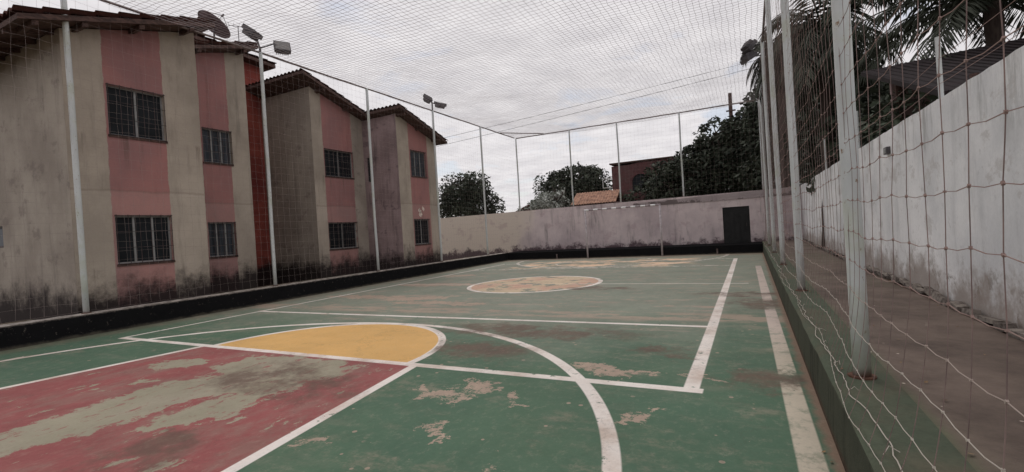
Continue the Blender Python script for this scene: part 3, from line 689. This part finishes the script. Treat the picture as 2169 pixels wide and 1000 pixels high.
window(b1, -12.03, 5.17, 6.26, 1.31, 2.35, M_glass, 3)
window(b1, -14.2, 8.37, 9.24, 4.09, 5.10, M_louv, 3, bars=6)
window(b1, -14.2, 8.37, 9.19, 1.28, 2.30, M_louv, 3, bars=6)
tiled_roof(b1, -24, -11.5, 3.68, 7.3, z1)
tiled_roof(b1, -24, -13.7, 7.3, 10.05, z1)
def rafter(parent, x0, x1, y0, y1, za, zb):
    m_ = MB(); m_.prism([(x0, y0, za-.22), (x0, y1, zb-.22), (x0, y1, zb-.125), (x0, y0, za-.125)], (x1-x0, 0, 0)); m_.build('rafter', M_wood, parent)
for y in (3.95, 4.7, 5.7, 6.75): rafter(b1, -12.2, -11.56, y-.05, y+.05, z1(y-.05), z1(y+.05))
for y in (8.2, 9.6): rafter(b1, -14.4, -13.76, y-.05, y+.05, z1(y-.05), z1(y+.05))
for x in [-23.5+i*.8 for i in range(15)]: rafter(b1, x, x+.06, 3.72, 4.5, z1(3.72), z1(4.5))
# red stair tower between the two blocks
mb = MB(); mb.box(-23, -16.9, 9.85, 12.42, -.1, 8.72); mb.build('stair_tower', M_dred, b1)
zt_ = lambda y: 9.0-.04*(y-9)
tiled_roof(b1, -23.4, -16.45, 9.2, 12.75, lambda y: 8.86-.05*(y-9), thick=.12)
# dish + aerial
t = thing('satellite_dish', (-16.8, 10.6, 8.9), 'large grey satellite dish standing on the red tower roof', 'satellite dish')
mb = MB(); c = Vector((-16.5, 10.4, 9.42)); ax = Vector((.14, .51, .75)).normalized()
a_ = ax.orthogonal().normalized(); b_ = ax.cross(a_); Rr = .56; nr, ns = 6, 28
base = len(mb.v)
for i in range(nr+1):
    rr = Rr*i/nr
    for k in range(ns):
        an = 2*math.pi*k/ns; mb.v.append(tuple(c - ax*(.0) + (a_*math.cos(an)+b_*math.sin(an))*rr - ax*(.09*(1-(i/nr)**2))))
for i in range(nr):
    for k in range(ns):
        k2 = (k+1) % ns; mb.f.append((base+i*ns+k, base+(i+1)*ns+k, base+(i+1)*ns+k2, base+i*ns+k2)); mb.mi.append(0)
mb.tube([c+(a_*math.cos(2*math.pi*k/ns)+b_*math.sin(2*math.pi*k/ns))*Rr for k in range(ns+1)], .014, 5, False)
mb.build('reflector', M_dish, t, True)
mb = MB(); fp = c + ax*.5
for k in (0, 9, 18): an = 2*math.pi*k/ns; mb.tube([c+(a_*math.cos(an)+b_*math.sin(an))*Rr, fp], .01, 5)
mb.tube([fp-ax*.06, fp+ax*.06], .035, 8); mb.build('feed_arm', M_lamp, t)
mb = MB(); mb.tube([(-16.75, 10.5, 8.75), (-16.6, 10.45, 9.35), c+ax*.02], .03, 8); mb.build('mast', M_lamp, t)
t = thing('aerial', (-16.6, 11.35, 8.8), 'thin television aerial on the red tower roof beside the dish', 'aerial')
mb = MB(); mb.tube([(-16.6, 11.35, 8.7), (-16.6, 11.35, 9.75)], .014, 6); mb.build('mast', M_lamp, t)
mb = MB(); mb.tube([(-16.75, 11.1, 9.72), (-16.45, 11.6, 9.72)], .01, 5)
for k in range(4): mb.tube([(-16.85+k*.1, 11.3+k*.14-.15, 9.73), (-16.55+k*.1, 11.1+k*.14-.15, 9.73)], .006, 4)
mb.build('elements', M_lamp, t)

# --- far building (mirror slope)
b2 = thing('apartment_building', (-15, 15, 0), 'farther two storey block with stepped red striped front and roof falling away', 'building', 'striped apartment buildings')
z2 = lambda y: 7.60-.31*(y-11.7)
wt2 = lambda y: z2(y)-.14
facade(b2, -14.2, [12.3, 12.78, 14.25, 15.0], [M_beige, M_red, M_beige2], [(12.8, 14.24, 1.24, 2.25), (12.82, 14.24, 4.03, 5.06)], wt2)
M_dk = plaster('mould_stained_side', (92, 80, 80), (70, 60, 60), seed=11, s=.26, streaks=.8, patches=.5, pc=(44, 36, 40))
facade(b2, -12.4, [14.87, 15.58, 16.82, 17.47], [M_beige, M_red, M_beige], [(15.64, 16.68, 1.20, 2.25), (15.66, 16.69, 4.06, 5.13)], wt2)
mb = MB(); sidewall(mb, 12.296, -20.5, -14.38, -.1, wt2(12.32)); mb.box(-14.38, -14.204, 12.296, 12.3, -.1, wt2(12.32)); mb.build('side_wall', M_beige2, b2)
mb = MB(); sidewall(mb, 14.866, -14.2, -12.58, -.1, wt2(14.9), hole=(-14.05, -13.75, 3.9, 4.9)); mb.box(-12.58, -12.404, 14.866, 14.87, -.1, wt2(14.9)); mb.build('side_wall', M_dk, b2)
f = MB(); f.box(-14.05, -13.75, 14.93, 14.96, 3.9, 4.9); wf = f.build('window', M_glass, b2)
f = MB(); f.box(-13.92, -13.88, 14.90, 14.93, 3.9, 4.9); f.build('frame', M_grille, wf)
mb = MB(); mb.prism([(-12.58, 17.47, -.1), (-12.58, 17.47, wt2(17.47)), (-20.5, 17.47, wt2(17.47)), (-20.5, 17.47, -.1)], (0, -.18, 0)); mb.build('end_wall', M_beige2, b2)
window(b2, -14.2, 12.82, 14.24, 4.03, 5.06, M_glass, 2, bars=7); window(b2, -14.2, 12.8, 14.24, 1.24, 2.25, M_glass, 2, bars=7)
window(b2, -12.4, 15.66, 16.69, 4.06, 5.13, M_louv, 3, bars=6); window(b2, -12.4, 15.64, 16.68, 1.20, 2.25, M_glass, 2, bars=6)
tiled_roof(b2, -20.9, -13.7, 11.65, 14.6, z2); tiled_roof(b2, -20.9, -11.9, 14.6, 17.75, z2)
for y in (12.6, 13.9): rafter(b2, -14.4, -13.76, y-.05, y+.05, z2(y-.05), z2(y+.05))
for y in (14.95, 16.1, 17.2): rafter(b2, -12.6, -11.96, y-.05, y+.05, z2(y-.05), z2(y+.05))
# pale scraped marks under the upper window and an air vent stain
mb = MB(); random.seed(2)
for (yy, zz) in ((16.05, 2.62), (16.3, 2.7), (16.1, 2.45)):
    pts = [(-12.397, yy+math.cos(a)*random.uniform(.05, .13), zz+math.sin(a)*random.uniform(.05, .13)) for a in [k*.7 for k in range(9)]]; mb.quad(*pts[::1])
mb.build('scraped_paint', simple('bare_plaster', (150, 138, 130), .35, .95, sc=8), b2)

# ------------------------------------------------------------------ vegetation
def crown(mb, blobs, n, size, seed, flat=.6, hole=.0):
    random.seed(seed); tot = sum(b[3]*b[4]*b[5] for b in blobs)
    for (x, y, z, rx, ry, rz) in blobs:
        k = int(n*rx*ry*rz/tot)
        for _ in range(k):
            while True:
                v = Vector((random.uniform(-1, 1), random.uniform(-1, 1), random.uniform(-1, 1)))
                if v.length <= 1: break
            v = v.normalized()*(v.length**.45)
            p = Vector((x+v.x*rx, y+v.y*ry, z+v.z*rz)); q = nz(p.x*.9+seed, p.y*.9, p.z*.9)
            if q < -.22+hole: continue
            p += v*(.35*q); s = size*random.uniform(.6, 1.35)
            a = Vector((random.gauss(0, 1), random.gauss(0, 1), random.gauss(0, .6))).normalized(); b = a.cross(Vector((random.gauss(0, 1), random.gauss(0, 1), random.gauss(0, 1)))).normalized()
            m = p+a*s*.5+Vector((0, 0, -.12*s)); e = p+a*s
            mb.quad(p, m+b*s*.3, e+Vector((0, 0, -.3*s)), m-b*s*.3)
def tree(lab, x, y, h, blobs, n, size, seed, m=None, r=.25, name='broadleaf_tree', cat='tree', group=None, hole=0):
    t = thing(name, (x, y, 0), lab, cat, group); mb = MB(); random.seed(seed)
    top = min(b[2] for b in blobs)
    mb.tube([(x, y, -.2), (x+.1, y, h*.3), (x-.05, y+.1, h*.6)], [r, r*.75, r*.5], 9)
    for b in blobs:
        mb.tube([(x-.02, y+.05, h*.4), ((x+b[0])/2, (y+b[1])/2, (h*.45+b[2])/2), (b[0], b[1], b[2]+b[5]*.4)], [r*.45, r*.3, .03], 6)
        for k in range(3): mb.tube([(b[0], b[1], b[2]), (b[0]+random.uniform(-.8, .8)*b[3], b[1]+random.uniform(-.8, .8)*b[4], b[2]+random.uniform(0, .8)*b[5])], [.05, .015], 5)
    mb.build('trunk', M_bark, t, True)
    c_ = MB(); crown(c_, blobs, n, size, seed, hole=hole); c_.build('crown', m or M_leaf, t); return t
def sub(x, y, z, R_, n, seed, sq=.8):
    random.seed(seed); return [(x+random.uniform(-1, 1)*R_*.62, y+random.uniform(-1, 1)*R_*.5, z+random.uniform(-.6, .7)*R_*sq, R_*random.uniform(.36, .55), R_*random.uniform(.36, .5), R_*random.uniform(.3, .48)) for _ in range(n)]
tree('ragged dark tree with loose leafy shoots above the wall beside the last building', -19.6, 32, 5, sub(-19.9, 32, 4.3, 2.9, 12, 41)+[(-20.2, 32, 3.4, 2.6, 2, 1.8), (-18.3, 32, 3.2, 1.5, 1.5, 1.4), (-19.8, 32, 4.0, 2.4, 1.6, 1.9)], 15000, .22, 21)
tree('round topped dark tree far behind the middle of the end wall', -15.6, 45, 6, sub(-15.6, 45, 5.4, 3.6, 12, 42, .55)+[(-15.5, 45, 5, 3.4, 3, 2.2), (-15.4, 45, 5.7, 3.1, 2.5, 1.9)], 20000, .27, 22)
tree('low pale leaved bush in front of the round topped tree', -15.5, 38, 3.5, sub(-15.4, 38, 3.7, 1.9, 9, 43)+[(-15.3, 38, 3.6, 1.8, 1.4, 1.2), (-17.1, 38.5, 3.2, 1.5, 1, 1.0)], 4600, .24, 23, M_pale, .12, 'pale_bush', 'bush', hole=.06)
tree('sloping dark tree joining the brick building from the right', -3.8, 33, 6, sub(-3.6, 33, 4.3, 2.0, 12, 44)+[(-4.8, 33, 3.7, 1.3, 1.5, 1.6), (-6.6, 36.5, 3.2, 1.3, .8, 1.0), (-5.6, 35.5, 4.2, 1.3, 1, 1.7), (-7.4, 36.3, 3.5, 1.2, .8, 1.0), (-2.8, 33, 4.6, 1.6, 2, 2.0)], 14000, .27, 24)
tree('tall dark tree mass rising behind the black doorway', -.8, 33.5, 8, sub(-.7, 33.5, 5.6, 2.3, 16, 45)+[(-.9, 33.5, 4.6, 2.2, 2, 2.6), (-.3, 33.5, 6.7, 1.3, 1.6, 1.3), (.9, 33, 5.5, 2.2, 2, 3.2), (-2.0, 33, 5.0, 1.2, 1.5, 1.8)], 24000, .28, 25, None, .35)
tree('tallest dark tree behind the right poles', 3.0, 30, 9, sub(2.6, 30, 7.2, 3.0, 14, 46)+[(2.2, 30, 4.8, 2.6, 2, 3.4), (5.5, 28, 5, 3, 2, 3.5), (1.6, 30, 7.2, 1.6, 1.6, 2.2), (4, 29, 7, 2.4, 2, 2.4)], 26000, .29, 26, None, .35)
tree('dense dark tree behind the white wall under the palm fronds', 3.9, 20, 6, sub(3.5, 20, 4.2, 2.0, 12, 47)+[(3.3, 20, 3.8, 1.3, 2.5, 2.6), (5.2, 18, 3.6, 1.6, 2, 2), (3.2, 17, 3.4, 1.0, 2, 1.8), (3.1, 14.5, 2.9, .85, 1.6, 1.2), (2.9, 23, 4.6, 1.2, 2, 2.6)], 20000, .24, 27, M_leaf, .2)
tree('thin shrub with pale tips poking over the white wall below the shed roof', 3.2, 10.6, 3.2, [(3.0, 10.6, 2.9, .75, 1.3, .6), (3.1, 12.6, 3.1, .8, 1.2, .7), (3.6, 9.0, 2.8, .9, 1.2, .7)], 2600, .13, 28, M_leaf2, .06, 'shrub', 'shrub')
# palms
def palm(lab, x, y, zc, nf, L, seed, width=.55, droop=1.0, base=0):
    t = thing('palm_tree', (x, y, 0), lab, 'palm', 'palms behind the white wall'); random.seed(seed)
    mb = MB(); n = 14
    mb.tube([(x+.15*math.sin(i/n*2), y, -.1+(zc+.1)*i/n) for i in range(n+1)], [.2-.05*i/n+.02*(i % 2) for i in range(n+1)], 10); mb.build('trunk', M_bark, t)
    c_ = MB(); cx = x+.15*math.sin(2)
    for k in range(nf):
        az = 2*math.pi*k/nf*1.618*3+random.uniform(-.3, .3); el = random.uniform(-.5, 1.35) if base == 0 else random.uniform(-.1, 1.3); Lf = L*random.uniform(.8, 1.15)
        p = Vector((cx, y, zc)); d = Vector((math.cos(az)*math.cos(el), math.sin(az)*math.cos(el), math.sin(el))); S = 22; pts = [p.copy()]
        for i in range(S):
            d = (d+Vector((0, 0, -.085*droop*(1+i/S)))).normalized(); p = p+d*(Lf/S); pts.append(p.copy())
        c_.tube(pts, [.035*(1-i/(S+3)) for i in range(S+1)], 5)
        for i in range(2, S):
            tdir = (pts[i+1 if i < S else i]-pts[i-1]).normalized(); side = tdir.cross(Vector((0, 0, 1)))
            side = side.normalized() if side.length > .05 else Vector((math.sin(az), -math.cos(az), 0)); w_ = width*math.sin(math.pi*(.12+.8*i/S))**.7
            for sgn in (-1, 1):
                for q in range(2):
                    st = pts[i].lerp(pts[i-1], q*.5); lv = (side*sgn*.8+tdir*.55+Vector((0, 0, -.55*random.uniform(.5, 1.7)))).normalized(); e_ = st+lv*w_*random.uniform(.8, 1.15)+Vector((0, 0, -.08))
                    md = st.lerp(e_, .5)+Vector((0, 0, .03)); wv = tdir*.034; c_.quad(st-wv*.6, md-wv, e_, md+wv)
    c_.build('crown', M_palm, t)
palm('tall palm with a thick shaggy crown of hanging fronds behind the near poles', 2.15, 17.6, 7.1, 52, 2.8, 31, .7, 1.1)
palm('short wide palm arching over the shed roof at the right edge', 5.0, 14.6, 6.0, 40, 3.5, 33, .62, .62, 1)
palm('slender palm showing one frond spray left of the right poles', 1.5, 26, 9.1, 26, 2.3, 37, .6, 1.2)

# ------------------------------------------------------------------ neighbouring buildings
t = thing('shed', (5, 11.5, 0), 'open shed with a dark sagging roof behind the white wall', 'shed')
mb = MB(); zz = lambda x: 4.62+.05*(x-2.4)
mb.prism([(2.4, 13.2, zz(2.4)), (9, 13.2, zz(9)), (9, 9.0, 3.35), (2.6, 9.0, 3.15)], (0, 0, -.09)); rf = mb.build('roof', simple('dark_sheet_roof', (32, 24, 26), .6, .95, c2=(20, 16, 17), sc=3, st=(6, 1, 1)), t)
mb = MB()
for i in range(44):
    x = 2.45+i*.15; mb.tube([(x, 13.2, zz(x)+.0), (x+.2*(1-i/44), 9.0, 3.15+.031*(x-2.6)+.0)], .016, 5)
mb.build('corrugation', bpy.data.materials['dark_sheet_roof'], rf)
for x, y in ((3.2, 9.8), (3.0, 13.0), (7.5, 9.8), (7.5, 13.0)):
    mb = MB(); mb.tube([(x, y, 0), (x, y, 3.5 if y < 11 else 4.55)], .06, 8); mb.build('post', M_wood, t)
mb = MB(); mb.box(2.9, 8.6, 13.1, 13.18, 0, 4.5); mb.build('back_wall', M_dk, t)

t = thing('brick_building', (-7.5, 40, 0), 'unfinished red brick building with an arched opening above the far wall', 'building')
mb = MB(); X0, X1, Y0 = -9.8, -5.0, 38
poly = []
mb.box(X0, -8.2, Y0, Y0+.2, 0, 6.25); mb.box(-6.9, X1, Y0, Y0+.2, 0, 6.35); mb.box(-8.2, -6.9, Y0, Y0+.2, 0, 4.1)
arc = [(-8.2, Y0, 4.9)]+[(-7.55-.65*math.cos(a), Y0, 4.9+.55*math.sin(a)) for a in [math.pi*k/10 for k in range(11)]]+[(-6.9, Y0, 4.9), (-6.9, Y0, 6.4), (-8.2, Y0, 6.3)]
mb.prism(arc, (0, .2, 0)); mb.box(X0, X0+.2, Y0+.2, Y0+5, 0, 6.1); mb.box(X1-.2, X1, Y0+.2, Y0+5, 0, 6.2); mb.box(X0+.2, X1-.2, Y0+4.8, Y0+5, 0, 6.1); mb.build('wall', M_brick, t)
mb = MB(); mb.box(X0-.15, X1, Y0-.1, Y0+5.1, 6.42, 6.52); mb.build('roof_slab', M_wood, t)
mb = MB(); mb.box(-8.2, -6.9, Y0+.1, Y0+.16, 4.1, 5.45); mb.build('window', M_glass, t)
mb = MB()
for z in (4.6, 5.35): mb.tube([(-10.6, 38.1, z), (-9.8, 38.1, z)], .03, 5)
for x in (-10.6, -10.2): mb.tube([(x, 38.1, 4.6), (x, 38.1, 5.35)], .03, 5)
mb.build('balcony_rail', M_pole, t)

t = thing('low_house', (-10.5, 37, 0), 'low house with pale orange tiles left of the brick building', 'house')
mb = MB(); mb.box(-12.3, -8.9, 35.6, 39, 0, 3.3); mb.build('wall', M_dk, t)
mb = MB(); nx = 96
for i in range(nx):
    xa, xb = -12.5+3.6*i/nx, -12.5+3.6*(i+1)/nx; ha, hb = .06*abs(math.sin(i*.55)), .06*abs(math.sin((i+1)*.55))
    mb.quad((xa, 35.2, 3.25+ha), (xb, 35.2, 3.25+hb), (xb, 36.8, 4.25+hb), (xa, 36.8, 4.25+ha))
mb.quad((-12.5, 36.8, 4.25), (-8.9, 36.8, 4.25), (-8.9, 39.2, 3.2), (-12.5, 39.2, 3.2)); mb.quad((-12.5, 35.2, 3.2), (-8.9, 35.2, 3.2), (-8.9, 39.2, 3.15), (-12.5, 39.2, 3.15)); mb.build('roof', M_orange, t)
t = thing('gabled_house', (-27, 60, 0), 'distant small house with a low dark gable left of the pale bush', 'house')
mb = MB(); mb.box(-29.0, -22, 60, 66, 0, 4.3); mb.prism([(-29, 60, 4.3), (-22, 60, 4.3), (-25.5, 60, 5.6)], (0, 6, 0)); mb.build('wall', M_brick, t)
mb = MB(); mb.prism([(-29.4, 59.7, 4.3), (-25.5, 59.7, 5.85), (-25.5, 59.7, 5.65), (-29.4, 59.7, 4.1)], (0, 6.6, 0)); mb.prism([(-25.5, 59.7, 5.85), (-21.6, 59.7, 4.3), (-21.6, 59.7, 4.1), (-25.5, 59.7, 5.65)], (0, 6.6, 0)); mb.build('roof', M_tile, t)

# utility pole and cables
t = thing('utility_pole', (-.81, 36.5, 0), 'dark utility pole top sticking out of the trees at the end of the rail', 'utility pole')
mb = MB(); mb.tube([(-.81, 36.5, 0), (-.81, 36.5, 10.2)], [.16, .12], 10); mb.build('post', M_wood, t)
mb = MB(); mb.box(-1.1, -.5, 36.3, 36.36, 8.9, 9.0); mb.build('crossarm', M_wood, t)
for k, (za, zb, lab) in enumerate(((11.0, 16.2, 'upper sagging overhead cable crossing the sky behind the net'), (10.3, 15.2, 'lower sagging overhead cable crossing the sky behind the net'))):
    mb = MB(); A = Vector((-27, 36, 10.3-.65*k)); B = Vector((6, 36, 12.35-.42*k)); p = []
    for i in range(31):
        u = i/30; q = A.lerp(B, u); q.z -= .12*4*u*(1-u); p.append(q)
    mb.tube(p, .013, 5); tag(mb.build('overhead_cable', M_black), lab, 'cable', 'overhead cables')
